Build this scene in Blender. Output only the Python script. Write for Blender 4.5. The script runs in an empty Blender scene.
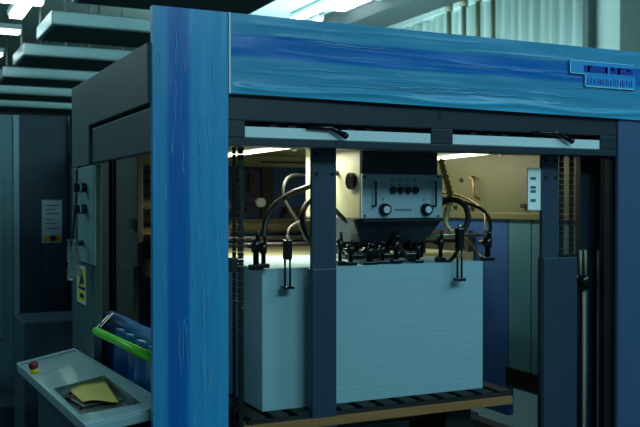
import bpy, math, random
from mathutils import Vector, Matrix
random.seed(7)
col = bpy.context.scene.collection
sc = bpy.context.scene

# ------------------------------------------------------------------ camera
FPX = 902.0
YAW = math.radians(25.7); PT = math.atan(10.5/FPX)
CAM = Vector((-.7925, -2.948, 1.55))
FW = Vector((math.sin(YAW)*math.cos(PT), math.cos(YAW)*math.cos(PT), -math.sin(PT)))
RT = Vector((math.cos(YAW), -math.sin(YAW), 0)); UP = RT.cross(FW)
def ray(x, y): return FW + (x-320)/FPX*RT - (y-213.5)/FPX*UP
def P(x, y, X=None, Y=None, Z=None, D=None, plane=None):
    r = ray(x, y)
    if plane is not None:
        p0, n = plane; t = (p0-CAM).dot(n)/r.dot(n)
    elif X is not None: t = (X-CAM.x)/r.x
    elif Y is not None: t = (Y-CAM.y)/r.y
    elif Z is not None: t = (Z-CAM.z)/r.z
    else: t = D
    return CAM + t*r
cd = bpy.data.cameras.new('camera'); cam = bpy.data.objects.new('camera', cd); col.objects.link(cam)
cam.matrix_world = Matrix.Translation(CAM) @ Matrix((RT, UP, -FW)).transposed().to_4x4()
cd.sensor_width = 36; cd.lens = FPX/640*36; cd.clip_start = .05; cd.clip_end = 200
sc.camera = cam
cd.dof.use_dof = True; cd.dof.focus_distance = 3.5; cd.dof.aperture_fstop = 5.6

# ------------------------------------------------------------------ materials
def lin(c): return tuple(((v/255+.055)/1.055)**2.4 if v > 10 else v/255/12.92 for v in c)
def mat(name, rgb, rough=.5, metal=0., var=.12, vscale=6., bump=0., bscale=60., stretch=(1,1,1), emit=None, coat=0., spec=.5, trans=0., alpha=1.):
    m = bpy.data.materials.new(name); m.use_nodes = True
    nt = m.node_tree; b = nt.nodes['Principled BSDF']; L = nt.links
    c = lin(rgb)
    b.inputs['Roughness'].default_value = rough; b.inputs['Metallic'].default_value = metal
    b.inputs['Specular IOR Level'].default_value = spec
    b.inputs['Coat Weight'].default_value = coat; b.inputs['Coat Roughness'].default_value = .15
    b.inputs['Transmission Weight'].default_value = trans; b.inputs['Alpha'].default_value = alpha
    tc = nt.nodes.new('ShaderNodeTexCoord'); mp = nt.nodes.new('ShaderNodeMapping')
    mp.inputs['Scale'].default_value = stretch; L.new(tc.outputs['Object'], mp.inputs['Vector'])
    nz = nt.nodes.new('ShaderNodeTexNoise'); nz.inputs['Scale'].default_value = vscale; nz.inputs['Detail'].default_value = 4
    L.new(mp.outputs[0], nz.inputs['Vector'])
    mx = nt.nodes.new('ShaderNodeMix'); mx.data_type = 'RGBA'
    mx.inputs['A'].default_value = (*[v*(1-var) for v in c], 1); mx.inputs['B'].default_value = (*[min(1, v*(1+var)) for v in c], 1)
    L.new(nz.outputs['Fac'], mx.inputs['Factor']); L.new(mx.outputs['Result'], b.inputs['Base Color'])
    if bump:
        n2 = nt.nodes.new('ShaderNodeTexNoise'); n2.inputs['Scale'].default_value = bscale
        L.new(mp.outputs[0], n2.inputs['Vector'])
        bp = nt.nodes.new('ShaderNodeBump'); bp.inputs['Strength'].default_value = bump; bp.inputs['Distance'].default_value = .01
        L.new(n2.outputs['Fac'], bp.inputs['Height']); L.new(bp.outputs[0], b.inputs['Normal'])
    if emit:
        b.inputs['Emission Color'].default_value = (*lin(rgb), 1); b.inputs['Emission Strength'].default_value = emit
    return m
def film_mat(name, axis, bands, stretch):
    """stretch film: pale blue body, darker overlap bands across `axis`, long creases along it."""
    m = bpy.data.materials.new(name); m.use_nodes = True; nt = m.node_tree; b = nt.nodes['Principled BSDF']; L = nt.links
    tc = nt.nodes.new('ShaderNodeTexCoord'); sp = nt.nodes.new('ShaderNodeSeparateXYZ'); L.new(tc.outputs['Object'], sp.inputs[0])
    nzw = nt.nodes.new('ShaderNodeTexNoise'); nzw.inputs['Scale'].default_value = 1.6; L.new(tc.outputs['Object'], nzw.inputs['Vector'])
    ad = nt.nodes.new('ShaderNodeMath'); ad.operation = 'MULTIPLY_ADD'; ad.inputs[1].default_value = .022; L.new(nzw.outputs['Fac'], ad.inputs[0]); L.new(sp.outputs[axis], ad.inputs[2])
    r = nt.nodes.new('ShaderNodeValToRGB'); lo, hi = bands[0]
    mr = nt.nodes.new('ShaderNodeMapRange'); mr.inputs['From Min'].default_value = lo+.011; mr.inputs['From Max'].default_value = hi+.011; L.new(ad.outputs[0], mr.inputs['Value'])
    L.new(mr.outputs[0], r.inputs['Fac'])
    el = r.color_ramp.elements
    while len(el) > 1: el.remove(el[-1])
    el[0].position = bands[1][0][0]; el[0].color = (*lin(bands[1][0][1]), 1)
    for p, c in bands[1][1:]:
        e = el.new(p); e.color = (*lin(c), 1)
    mp = nt.nodes.new('ShaderNodeMapping'); mp.inputs['Scale'].default_value = stretch; L.new(tc.outputs['Object'], mp.inputs['Vector'])
    n1 = nt.nodes.new('ShaderNodeTexNoise'); n1.inputs['Scale'].default_value = 1; n1.inputs['Detail'].default_value = 5; n1.inputs['Distortion'].default_value = .4; L.new(mp.outputs[0], n1.inputs['Vector'])
    r2 = nt.nodes.new('ShaderNodeValToRGB'); e = r2.color_ramp.elements
    e[0].position = .40; e[0].color = (.95, .95, .95, 1); e[1].position = .62; e[1].color = (1.05, 1.05, 1.05, 1); L.new(n1.outputs['Fac'], r2.inputs['Fac'])
    mu = nt.nodes.new('ShaderNodeMix'); mu.data_type = 'RGBA'; mu.blend_type = 'MULTIPLY'; mu.inputs['Factor'].default_value = 1
    L.new(r.outputs[0], mu.inputs['A']); L.new(r2.outputs[0], mu.inputs['B'])
    # whitish crease lines: thin contour of a stretched noise
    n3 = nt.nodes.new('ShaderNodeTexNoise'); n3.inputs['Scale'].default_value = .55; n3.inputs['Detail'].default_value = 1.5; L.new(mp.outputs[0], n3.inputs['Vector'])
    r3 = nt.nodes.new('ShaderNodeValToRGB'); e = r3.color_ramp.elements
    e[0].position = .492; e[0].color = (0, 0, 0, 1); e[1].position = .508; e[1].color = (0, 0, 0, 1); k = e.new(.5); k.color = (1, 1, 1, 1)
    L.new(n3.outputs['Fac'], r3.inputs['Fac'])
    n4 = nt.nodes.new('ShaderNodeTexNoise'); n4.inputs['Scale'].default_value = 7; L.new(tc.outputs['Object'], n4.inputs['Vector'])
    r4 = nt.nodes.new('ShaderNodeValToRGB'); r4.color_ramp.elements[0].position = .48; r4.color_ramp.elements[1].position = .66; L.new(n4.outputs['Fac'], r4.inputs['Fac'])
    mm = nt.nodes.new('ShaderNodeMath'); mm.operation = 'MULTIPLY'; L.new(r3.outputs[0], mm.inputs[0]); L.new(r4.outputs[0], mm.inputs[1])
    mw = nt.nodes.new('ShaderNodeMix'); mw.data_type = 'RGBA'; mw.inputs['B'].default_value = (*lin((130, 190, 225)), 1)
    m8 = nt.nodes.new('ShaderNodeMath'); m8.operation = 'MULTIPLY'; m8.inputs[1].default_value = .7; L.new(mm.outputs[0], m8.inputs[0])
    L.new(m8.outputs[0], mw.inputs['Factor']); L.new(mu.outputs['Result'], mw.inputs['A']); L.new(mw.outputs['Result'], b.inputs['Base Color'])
    bp = nt.nodes.new('ShaderNodeBump'); bp.inputs['Strength'].default_value = .12; bp.inputs['Distance'].default_value = .005
    L.new(n1.outputs['Fac'], bp.inputs['Height']); L.new(bp.outputs[0], b.inputs['Normal'])
    b.inputs['Roughness'].default_value = .33; b.inputs['Specular IOR Level'].default_value = .45
    return m
M = {}
def dm(k, *a, **kw): M[k] = mat(k, *a, **kw)
dm('frame_grey', (30, 44, 55), .42, .0, .08)
dm('side_grey', (60, 86, 90), .5)
dm('inset_grey', (46, 68, 72), .5)
dm('post_navy', (62, 88, 122), .45)
dm('guide_blue', (44, 64, 82), .4)
dm('olive_gloss', (84, 84, 56), .3)
dm('side_navy', (38, 82, 145), .5)
dm('unit_blue', (16, 34, 72), .5)
dm('inner_brown', (52, 56, 50), .6)
dm('housing_dark', (26, 36, 46), .45)
dm('black', (14, 16, 18), .5, var=.25)
dm('gloss_black', (12, 13, 15), .22)
dm('rubber', (20, 21, 22), .5)
dm('cream', (172, 174, 140), .45, var=.04)
dm('olive', (92, 97, 72), .5, var=.08)
dm('deep_blue', (38, 82, 140), .5)
dm('teal_blue', (60, 115, 135), .5)
dm('panel_light', (158, 184, 196), .38, var=.03)
dm('bar_light', (215, 230, 234), .5, .0, var=.05)
dm('steel', (180, 175, 155), .3, .9)
dm('galv', (180, 208, 206), .4, .35, var=.12, vscale=3)
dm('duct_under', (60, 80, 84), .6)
dm('chain', (26, 30, 32), .45, .4)
dm('brass', (150, 130, 85), .4, .6)
dm('conduit_gold', (200, 182, 130), .4, .3)
dm('paper', (204, 226, 236), .8, var=.03)
dm('yellow_paper', (255, 218, 118), .8, var=.05)
dm('yellow', (215, 205, 30), .5)
dm('red', (120, 18, 22), .4)
dm('green', (90, 215, 30), .4, var=.08)
dm('wood', (158, 108, 62), .7, var=.3, vscale=4, stretch=(1, 12, 12), bump=.2)
dm('dark_wood', (24, 28, 28), .7, var=.3)
dm('ink', (30, 45, 60), .7)
dm('label_white', (210, 225, 225), .6, var=.03)
dm('label_bright', (250, 255, 252), .6, var=.02)
dm('rod_pale', (140, 142, 122), .5)
dm('label_blue', (16, 56, 165), .5)
dm('label_teal', (150, 225, 250), .5)
dm('label_sky', (44, 150, 215), .4)
dm('cabinet_pale', (112, 150, 156), .5, var=.05)
dm('cabinet_dark', (48, 70, 84), .55, var=.08)
dm('cabinet_mid', (62, 88, 98), .55)
dm('floor', (60, 72, 74), .45, var=.2, vscale=2)
dm('ceiling', (205, 222, 218), .6, var=.1, vscale=.8)
dm('wall', (205, 228, 222), .7, var=.05, vscale=.6)
dm('wall_dark', (88, 108, 106), .7)
dm('pipe', (118, 122, 96), .5)
dm('beam_dark', (42, 56, 58), .6)
dm('lamp', (235, 255, 255), emit=5.0)
dm('lamp_warm', (255, 250, 215), emit=5.0)
dm('lamp_body', (200, 215, 215), .5)
dm('tray_grey', (110, 118, 112), .5)
dm('console', (150, 182, 186), .45, var=.08, vscale=9)
dm('screw', (25, 34, 42), .4, .5)
dm('knob_cap', (205, 220, 228), .35)
dm('plastic_bag', (170, 190, 190), .2, trans=.6, alpha=.55, bump=.5, bscale=30)
dm('film_sheet', (20, 98, 165), .3, var=.35, vscale=5, bump=.4, bscale=9)

# corrugated translucent sheeting
def corr_mat():
    m = mat('corrugated', (200, 222, 218), .5, var=.35, vscale=1.0, stretch=(.1, 5, .15)); return m
M['corrugated'] = corr_mat()
# paper pile: fine sheet lines
def pile_mat():
    m = mat('paper_pile', (150, 186, 196), .85, var=.03); nt = m.node_tree; L = nt.links; b = nt.nodes['Principled BSDF']
    tc = nt.nodes.new('ShaderNodeTexCoord'); mp = nt.nodes.new('ShaderNodeMapping'); mp.inputs['Scale'].default_value = (.6, .6, 90)
    nz = nt.nodes.new('ShaderNodeTexNoise'); nz.inputs['Scale'].default_value = 1; nz.inputs['Detail'].default_value = 3
    L.new(tc.outputs['Object'], mp.inputs[0]); L.new(mp.outputs[0], nz.inputs[0])
    bp = nt.nodes.new('ShaderNodeBump'); bp.inputs['Strength'].default_value = .10; bp.inputs['Distance'].default_value = .002
    L.new(nz.outputs['Fac'], bp.inputs['Height']); L.new(bp.outputs[0], b.inputs['Normal'])
    src = b.inputs['Base Color'].links[0].from_socket
    r = nt.nodes.new('ShaderNodeMapRange'); r.inputs['To Min'].default_value = .95; r.inputs['To Max'].default_value = 1.03; L.new(nz.outputs['Fac'], r.inputs[0])
    mu = nt.nodes.new('ShaderNodeVectorMath'); mu.operation = 'SCALE'; L.new(src, mu.inputs[0]); L.new(r.outputs[0], mu.inputs['Scale']); L.new(mu.outputs[0], b.inputs['Base Color'])
    return m
M['pile'] = pile_mat()

# ------------------------------------------------------------------ mesh builder
class MB:
    def __init__(s): s.v = []; s.f = []; s.sm = []
    def add(s, vs, fs, smooth=False):
        n = len(s.v); s.v += [Vector(v) for v in vs]; s.f += [tuple(i+n for i in f) for f in fs]; s.sm += [smooth]*len(fs); return s
    def box(s, x0, x1, y0, y1, z0, z1):
        x0, x1 = sorted((x0, x1)); y0, y1 = sorted((y0, y1)); z0, z1 = sorted((z0, z1))
        return s.add([(x0,y0,z0),(x1,y0,z0),(x1,y1,z0),(x0,y1,z0),(x0,y0,z1),(x1,y0,z1),(x1,y1,z1),(x0,y1,z1)],
              [(0,3,2,1),(4,5,6,7),(0,1,5,4),(1,2,6,5),(2,3,7,6),(3,0,4,7)])
    def pbox(s, x0, y0, x1, y1, Y, d):           # box whose front face lies in the plane Y
        cx, cy = (x0+x1)/2, (y0+y1)/2
        return s.box(P(x0,cy,Y=Y).x, P(x1,cy,Y=Y).x, Y, Y+d, P(cx,y1,Y=Y).z, P(cx,y0,Y=Y).z)
    def xbox(s, x0, y0, x1, y1, X, d):           # box whose left face lies in the plane X
        cx, cy = (x0+x1)/2, (y0+y1)/2
        return s.box(X, X+d, P(x0,cy,X=X).y, P(x1,cy,X=X).y, P(cx,y1,X=X).z, P(cx,y0,X=X).z)
    def slab(s, pts, off):                       # polygon extruded by a vector
        n = len(pts); off = Vector(off); a = [Vector(p) for p in pts]
        fs = [tuple(range(n)), tuple(range(2*n-1, n-1, -1))]+[(i, i+n, (i+1)%n+n, (i+1)%n) for i in range(n)]
        return s.add(a+[p+off for p in a], fs)
    def tube(s, pts, r, seg=10, closed=False, ring=0):
        pts = [Vector(p) for p in pts]; n = len(pts); vs = []; up = None
        for i, p in enumerate(pts):
            t = (pts[min(i+1, n-1)]-pts[max(i-1, 0)]).normalized()
            if up is None: up = t.orthogonal().normalized()
            up = (up - t*up.dot(t)).normalized(); w = t.cross(up)
            rr = r[i] if isinstance(r, (list, tuple)) else r
            for k in range(seg):
                a = 2*math.pi*k/seg; vs.append(p+up*math.cos(a)*rr+w*math.sin(a)*rr)
        fs = [(i*seg+k, i*seg+(k+1)%seg, (i+1)*seg+(k+1)%seg, (i+1)*seg+k) for i in range(n-1) for k in range(seg)]
        s.add(vs, fs, True); b = len(s.v)-len(vs)
        s.f += [tuple(b+k for k in range(seg))[::-1], tuple(b+(n-1)*seg+k for k in range(seg))]; s.sm += [False, False]
        return s
    def cyl(s, a, b, r, r2=None, seg=20):
        return s.tube([a, b], [r, r if r2 is None else r2], seg)
    def build(s, name, m, parent=None, bevel=0.):
        me = bpy.data.meshes.new(name)
        org = Vector((0,0,0))
        if parent is not None:
            q = parent
            while q is not None: org = org+q.location; q = q.parent
        else:
            lo = Vector([min(v[i] for v in s.v) for i in range(3)]); hi = Vector([max(v[i] for v in s.v) for i in range(3)])
            org = Vector(((lo.x+hi.x)/2, (lo.y+hi.y)/2, lo.z))
        me.from_pydata([tuple(v-org) for v in s.v], [], s.f)
        for p, q in zip(me.polygons, s.sm): p.use_smooth = q
        me.materials.append(M[m] if isinstance(m, str) else m)
        import bmesh
        bm = bmesh.new(); bm.from_mesh(me); bmesh.ops.recalc_face_normals(bm, faces=bm.faces); bm.to_mesh(me); bm.free()
        o = bpy.data.objects.new(name, me); col.objects.link(o)
        if parent is not None: o.parent = parent
        else: o.location = org
        if bevel:
            bv = o.modifiers.new('b', 'BEVEL'); bv.width = bevel; bv.segments = 2; bv.limit_method = 'ANGLE'
        return o
def tag(o, label=None, cat=None, group=None, kind=None):
    if label: o['label'] = label
    if cat: o['category'] = cat
    if group: o['group'] = group
    if kind: o['kind'] = kind
    return o
def thing(name, label, cat, loc, group=None):
    o = bpy.data.objects.new(name, None); col.objects.link(o); o.location = loc; o.empty_display_size = .05
    return tag(o, label, cat, group)
def one(name, mb, m, label, cat, group=None, bevel=0.): return tag(mb.build(name, m, bevel=bevel), label, cat, group)
def struct(name, mb, m): return tag(mb.build(name, m), kind='structure')
def spline(pts, n=8):
    p = [Vector(q) for q in pts]; p = [2*p[0]-p[1]]+p+[2*p[-1]-p[-2]]; out = []
    for i in range(1, len(p)-2):
        for k in range(n):
            t = k/n; a, b, c, d = p[i-1:i+3]
            out.append(.5*((2*b)+(c-a)*t+(2*a-5*b+4*c-d)*t*t+(3*b-a-3*c+d)*t**3))
    out.append(p[-2]); return out
def pp(lst): return [P(x, y, Y=Y) for x, y, Y in lst]

# ------------------------------------------------------------------ the room
struct('floor', MB().box(-6, 8, -6, 22, -.1, 0), 'floor')
struct('ceiling', MB().box(-6, 7, -6, 22, 4.5, 4.6), 'ceiling')
struct('wall_back', MB().box(-6, 7, 22, 22.15, 0, 4.5), 'wall_dark')
wr = MB()
yb = P(430, 20, X=7).y; yc = P(590, 20, X=7).y; yd = P(633, 20, X=7).y
struct('wall_right', MB().box(7, 7.15, -6, 22, 0, 4.5), 'wall')
cv = MB(); n = 150; y1 = yb+3.0; vs = []; fs = []
for i in range(n+1):
    y = yc+(y1-yc)*i/n; x = 6.9+.03*math.sin(i*1.35)+.02*math.sin(i*.41)
    vs += [(x, y, .2), (x, y, 4.4)]
fs = [(2*i, 2*i+2, 2*i+3, 2*i+1) for i in range(n)]
cu = one('strip_curtain', cv.add(vs, fs, True), 'corrugated', 'pale ribbed translucent sheeting hanging on the right wall above the blue beam', 'curtain')
sd = cu.modifiers.new('s', 'SOLIDIFY'); sd.thickness = .01
struct('trim_1', MB().box(6.88, 7.0, yc-.10, yc, 0, 4.5), 'wall_dark')
struct('trim_2', MB().box(6.8, 7.0, yd-1.5, yd, 0, 4.5), 'wall_dark')
# beam where ceiling meets the right wall
one('ceiling_beam', MB().box(5.40, 6.03, 4.0, 20, 4.2, 4.499), 'beam_dark', 'dark steel beam running away along the ceiling at upper right', 'beam', bevel=.01)
for k, (px, lab) in enumerate([(449, 'olive wall pipe furthest left, nearest the dark ceiling beam'), (464, 'olive wall pipe second from the left of four'),
                (478, 'olive wall pipe third from the left of four'), (493, 'olive wall pipe furthest right, alone before the ribbed sheeting')]):
    c = P(px, 15, X=6.14)
    t = thing('wall_pipe', lab, 'pipe', (6.14, c.y, 0), 'vertical pipes at the right wall')
    MB().tube([(6.14, c.y, 0), (6.14, c.y, 4.45)], .033 if k < 3 else .03, 14).build('pipe_run', 'pipe', t)
    MB().tube([(6.14, c.y, 4.16), (6.14, c.y, 4.3)], .055, 14).build('coupling', 'pipe', t)
# ceiling lamps
def ceil_lamp(x0, x1, y0, y1, z, label, gap=.0, group='fluorescent ceiling lamps'):
    t = thing('ceiling_lamp', label, 'lamp', ((x0+x1)/2, (y0+y1)/2, z), group)
    MB().box(x0, x1, y0, y1, z+.02, z+.07).build('housing', 'lamp_body', t)
    MB().box(x0+.015, x1-.015, y0+.02, y1-.02, z-.01, z+.02).build('tube', 'lamp', t)
    if z < 4.3:
        for a in (.15, .85): MB().cyl((x0+(x1-x0)*a, y0+(y1-y0)*a, z+.07), (x0+(x1-x0)*a, y0+(y1-y0)*a, 4.5), .006, seg=6).build('hanger', 'steel', t)
ceil_lamp(4.86, 5.06, 6.4, 9.9, 4.40, 'long bright fluorescent lamp above the blue beam, left of centre gap')
ceil_lamp(5.22, 5.32, 9.6, 11.5, 4.38, 'short fluorescent lamp beside the dark ceiling beam')
ceil_lamp(5.12, 5.36, 8.0, 9.0, 4.40, 'wide square ceiling lamp between the long lamp and the dark beam')
for k, (y, d) in enumerate([(4.72, 'uppermost lamp strip at the top left edge'), (6.15, 'bright lamp strip left of the nearest duct end'), (7.62, 'lamp strip left of the second duct end')]):
    ceil_lamp(-1.3, .40, y, y+.16, 3.2, d)
ceil_lamp(.20, .34, 4.9, 5.6, 3.22, 'short glaring lamp at the corner of the nearest visible duct')
one('ceiling_panel', MB().box(4.9, 5.9, 7.2, 8.0, 4.36, 4.43), 'galv', 'square metal panel under the ceiling at top centre', 'panel')
# ducts over the press line
dl = ['shadowed galvanized duct overhead, nearest, cut by the top edge', 'largest fully visible galvanized duct at top left, in front of the others', 'second galvanized duct from the front, its end just inside the left edge',
      'third galvanized duct back, behind the two with visible ends', 'fourth galvanized duct back, just over the cabinets', 'furthest galvanized duct, lowest band above the dark cabinet']
for k in range(6):
    y = 2.96+1.68*k
    t = thing('ceiling_duct', dl[k], 'duct', (1.1, y+.4, 3.0), 'galvanized ducts above the press line')
    xe = 1.75 if k == 0 else 3.2
    MB().box(.43, xe, y, y+.8, 3.006, 3.125).build('duct_shell', 'galv', t, bevel=.012)
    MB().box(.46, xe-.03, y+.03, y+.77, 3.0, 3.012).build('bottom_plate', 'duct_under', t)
    for x in (.9, 1.5): MB().cyl((x, y+.4, 3.125), (x, y+.4, 4.5), .012, seg=8).build('hanger_rod', 'steel', t)

# ------------------------------------------------------------------ cabinets at the left, behind
t = thing('control_cabinet', 'tall pale grey cabinet at the left edge', 'cabinet', (-1.0, 3.5, 0))
x19 = P(19, 240, Y=3.30).x
ztop = P(10, 115, Y=3.3).z
MB().box(-2.2, x19-.035, 3.30, 3.8, 0, ztop).build('body', 'cabinet_pale', t, bevel=.008)
MB().box(x19-.035, x19, 3.28, 3.8, 0, ztop).build('corner_strip', 'panel_light', t)
MB().box(-2.0, P(4, 240, Y=3.3).x, 3.285, 3.30, P(0, 340, Y=3.3).z, P(0, 178, Y=3.3).z).build('door', 'cabinet_pale', t, bevel=.005)
one('platform_step', MB().box(-2.2, .10, 2.75, 3.27, 0, .33), 'cabinet_mid', 'low dark platform at the foot of the pale cabinet, bottom left corner', 'platform', bevel=.01)
t = thing('press_cabinet', 'tall dark blue-grey cabinet carrying the emergency stop plate', 'cabinet', (.3, 3.6, 0))
x74 = P(74, 240, Y=3.35).x
MB().box(x19+.004, x74+.5, 3.35, 3.9, 0, P(45, 116, Y=3.35).z).build('body', 'cabinet_dark', t, bevel=.006)
MB().pbox(43, 243, 72, 288, 3.335, .02).build('access_panel', 'cabinet_mid', t, bevel=.004)
t2 = thing('stop_plate', 'white plate with printed lines, yellow field and red emergency stop button', 'sign', P(52, 243, Y=3.34))
MB().pbox(42, 200, 62, 243, 3.325, .026).build('plate', 'label_white', t2)
MB().pbox(43.5, 235.5, 61, 241.5, 3.32, .006).build('yellow_field', 'yellow', t2)
a = P(52.5, 238, Y=3.32)
MB().cyl(a, a+Vector((0, -.03, 0)), .02).build('stop_button', 'red', t2)
m = MB()
for y, w in ((205, 12), (209, 9), (213, 13), (219, 8), (223, 11), (228, 12)): m.pbox(46, y, 46+w, y+.8, 3.322, .003)
m.build('printed_lines', 'ink', t2)
one('equipment_cabinet', MB().box(P(24, 370, Y=1.75).x, P(74, 370, Y=1.75).x+.1, 1.75, 2.15, 0, P(50, 321, Y=1.75).z), 'cabinet_dark', 'low dark cabinet standing behind the tilted console', 'cabinet', bevel=.01)
# tangled pipework on the cabinet's right edge
one('wall_conduit', MB().tube(pp([(71, 116, 3.3), (71, 320, 3.3)]), .02, 10), 'black', 'thin black conduit down the right edge of the dark cabinet', 'conduit')

# ------------------------------------------------------------------ press frame
FR = thing('printing_press', 'dark grey feeder frame of a printing press wrapped in blue protective film', 'machine frame', (1.0, 1.0, 0))
ZT = P(229, 12, Y=0).z; ZB = P(229, 90.5, Y=0).z
XP = P(230, 200, Y=0).x; XR = 2.55
XF0 = P(621.5, 300, Y=0).x
ZD = 1.752                     # underside of the dark header
MB().box(.014, XP-.003, .014, .034, 0, ZT).build('corner_post', 'frame_grey', FR, bevel=.006)
MB().box(XP+.003, XR, .012, .16, ZB, ZT-.002).build('header_cover', 'frame_grey', FR, bevel=.006)
MB().box(XP-.003, XP+.003, .0, .014, ZB-.01, ZT).build('seam_trim', 'bar_light', FR)
# film sheets: gridded, creased
def film(u0, u1, v0, v1, nu, nv, f, creases, horiz):
    vs = []; fs = []
    for j in range(nv+1):
        for i in range(nu+1):
            u = u0+(u1-u0)*i/nu; v = v0+(v1-v0)*j/nv; d = 0
            for (a, b, c0, slope, wob, amp, wd) in creases:
                if a <= u <= b:
                    c = c0+slope*(u-a)+wob*math.sin((u-a)*9+c0*40)
                    e = min(1, (u-a)/.05, (b-u)/.05)
                    d += amp*e*math.exp(-((v-c)/wd)**2)
            d += .0006*math.sin(u*13+v*50)+.0004*math.sin(u*7-v*90)
            vs.append(f(u, v, d))
    for j in range(nv):
        for i in range(nu):
            a = j*(nu+1)+i; fs.append((a, a+1, a+nu+2, a+nu+1))
    return MB().add(vs, fs, True)
random.seed(11)
cr = [(random.uniform(.28, 2.0), 0, random.uniform(ZB+.01, ZT-.02), random.uniform(-.04, .02), random.uniform(0, .004), random.uniform(.0006, .0018), random.uniform(.003, .006)) for _ in range(26)]
cr = [(a, a+random.uniform(.25, .8), c, s, w, am, wd) for a, _, c, s, w, am, wd in cr]
cr += [(XP+.01, XR, ZB+.018, 0, .006, .007, .010)]
S = lambda d: lin(d)
band = [(0, (66, 166, 204)), (.10, (58, 144, 182)), (.42, (58, 144, 182)), (.46, (4, 108, 186)), (.72, (4, 102, 180)), (.75, (56, 142, 182)), (1, (62, 150, 188))]
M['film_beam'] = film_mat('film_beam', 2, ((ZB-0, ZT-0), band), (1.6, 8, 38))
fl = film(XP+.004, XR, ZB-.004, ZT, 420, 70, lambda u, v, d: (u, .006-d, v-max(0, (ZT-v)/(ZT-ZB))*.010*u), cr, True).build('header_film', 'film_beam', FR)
bandp = [(0, (48, 144, 194)), (.20, (44, 136, 188)), (.25, (4, 98, 174)), (.46, (4, 100, 176)), (.52, (46, 144, 196)), (1, (52, 152, 204))]
XL = -1.0   # FR origin offset in object space
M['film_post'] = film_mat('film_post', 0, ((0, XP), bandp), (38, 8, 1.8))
crp = [(random.uniform(.3, 1.9), 0, random.uniform(.01, XP-.01), random.uniform(-.04, .04), random.uniform(0, .006), random.uniform(.0008, .002), random.uniform(.003, .007)) for _ in range(30)]
crp = [(a, a+random.uniform(.2, .8), c, s, w, am, wd) for a, _, c, s, w, am, wd in crp]
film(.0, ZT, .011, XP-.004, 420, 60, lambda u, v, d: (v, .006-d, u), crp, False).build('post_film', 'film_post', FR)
MB().box(.010, .014, .004, .033, 0, ZT).build('film_edge', 'film_post', FR)
random.seed(21)
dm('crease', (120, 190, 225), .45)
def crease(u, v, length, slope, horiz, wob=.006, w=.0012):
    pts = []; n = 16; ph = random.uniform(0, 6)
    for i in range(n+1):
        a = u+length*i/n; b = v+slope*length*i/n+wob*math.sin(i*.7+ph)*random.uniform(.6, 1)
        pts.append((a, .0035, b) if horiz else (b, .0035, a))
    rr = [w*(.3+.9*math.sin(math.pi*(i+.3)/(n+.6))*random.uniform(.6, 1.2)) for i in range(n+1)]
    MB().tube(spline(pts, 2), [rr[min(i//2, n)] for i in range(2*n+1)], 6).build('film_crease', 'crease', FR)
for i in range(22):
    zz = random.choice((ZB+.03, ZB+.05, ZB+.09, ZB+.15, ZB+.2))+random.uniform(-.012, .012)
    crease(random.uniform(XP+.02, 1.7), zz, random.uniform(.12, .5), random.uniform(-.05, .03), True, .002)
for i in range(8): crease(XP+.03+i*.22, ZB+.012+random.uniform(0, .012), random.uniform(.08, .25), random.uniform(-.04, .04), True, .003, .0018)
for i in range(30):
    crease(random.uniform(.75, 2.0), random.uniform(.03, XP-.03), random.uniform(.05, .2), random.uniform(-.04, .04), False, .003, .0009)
# film object coordinates: shift ramps for the frame origin
for nm, ax, off in (('film_beam', 2, 0), ('film_post', 0, -1.0)):
    nt = M[nm].node_tree
    for nd in nt.nodes:
        if nd.type == 'MAP_RANGE':
            nd.inputs['From Min'].default_value += off; nd.inputs['From Max'].default_value += off
# shipping label under film on the beam
def quad(x0, y0, x1, y1, s, Y, d):   # sheared with the beam's own perspective: plain box on the plane
    return MB().pbox(x0, y0, x1, y1, Y, d)
zl = lambda x, y: P(x, y, Y=-.004).z
xl = lambda x, y: P(x, y, Y=-.004).x
def lab(m, a, b, c, d, Y=-.003, t=.0035): return m.box(a, b, Y, Y+t, c, d)
lx0, lx1 = xl(570, 68), xl(634, 74)
lz1, lz0 = zl(570, 59.5), zl(570, 73)
lo = MB(); lab(lo, lx0, lx1, lz0, lz1); lo.build('shipping_label', 'label_sky', FR)
l2x = xl(585, 80); l2z0 = lz0-.052
LB = lab(MB(), l2x, lx1+.01, l2z0, lz0-.001).build('shipping_label', 'label_sky', FR)
m = MB(); Y = -.0045
for a, b, c, d in ((lx0, lx1, lz1-.003, lz1), (lx0, lx0+.004, lz0, lz1), (lx0, l2x, lz0, lz0+.003), (l2x, l2x+.004, l2z0, lz0), (l2x, lx1, l2z0, l2z0+.004), (xl(619, 80), xl(619, 80)+.003, l2z0-.004, lz0-.01)): lab(m, a, b, c, d, Y, .003)
m.build('label_border', 'label_teal', FR)
m = MB(); x = xl(584, 70); random.seed(3)
xe = xl(632, 75); zc = (lz0+lz1)/2-.004
while x < xe:
    w = random.uniform(.006, .012)
    if not (.48 < (x-xl(584, 70))/(xe-xl(584, 70)) < .53):
        lab(m, x, x+w, zc-.015, zc+.014, Y, .003)
        if random.random() < .5: lab(m, x, x+.014, zc+random.choice((-.014, .0, .008)), zc+.014, Y, .003)
    x += w+.002
m.build('label_lettering', 'label_blue', FR)
m = MB(); x = l2x+.015
while x < lx1-.01:
    w = random.uniform(.002, .005); lab(m, x, x+w, l2z0+.012, lz0-.012-random.choice((0, .006)), Y, .003); x += w+random.choice((.004, .006, .012))
m.build('label_lettering', 'label_blue', FR)

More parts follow.
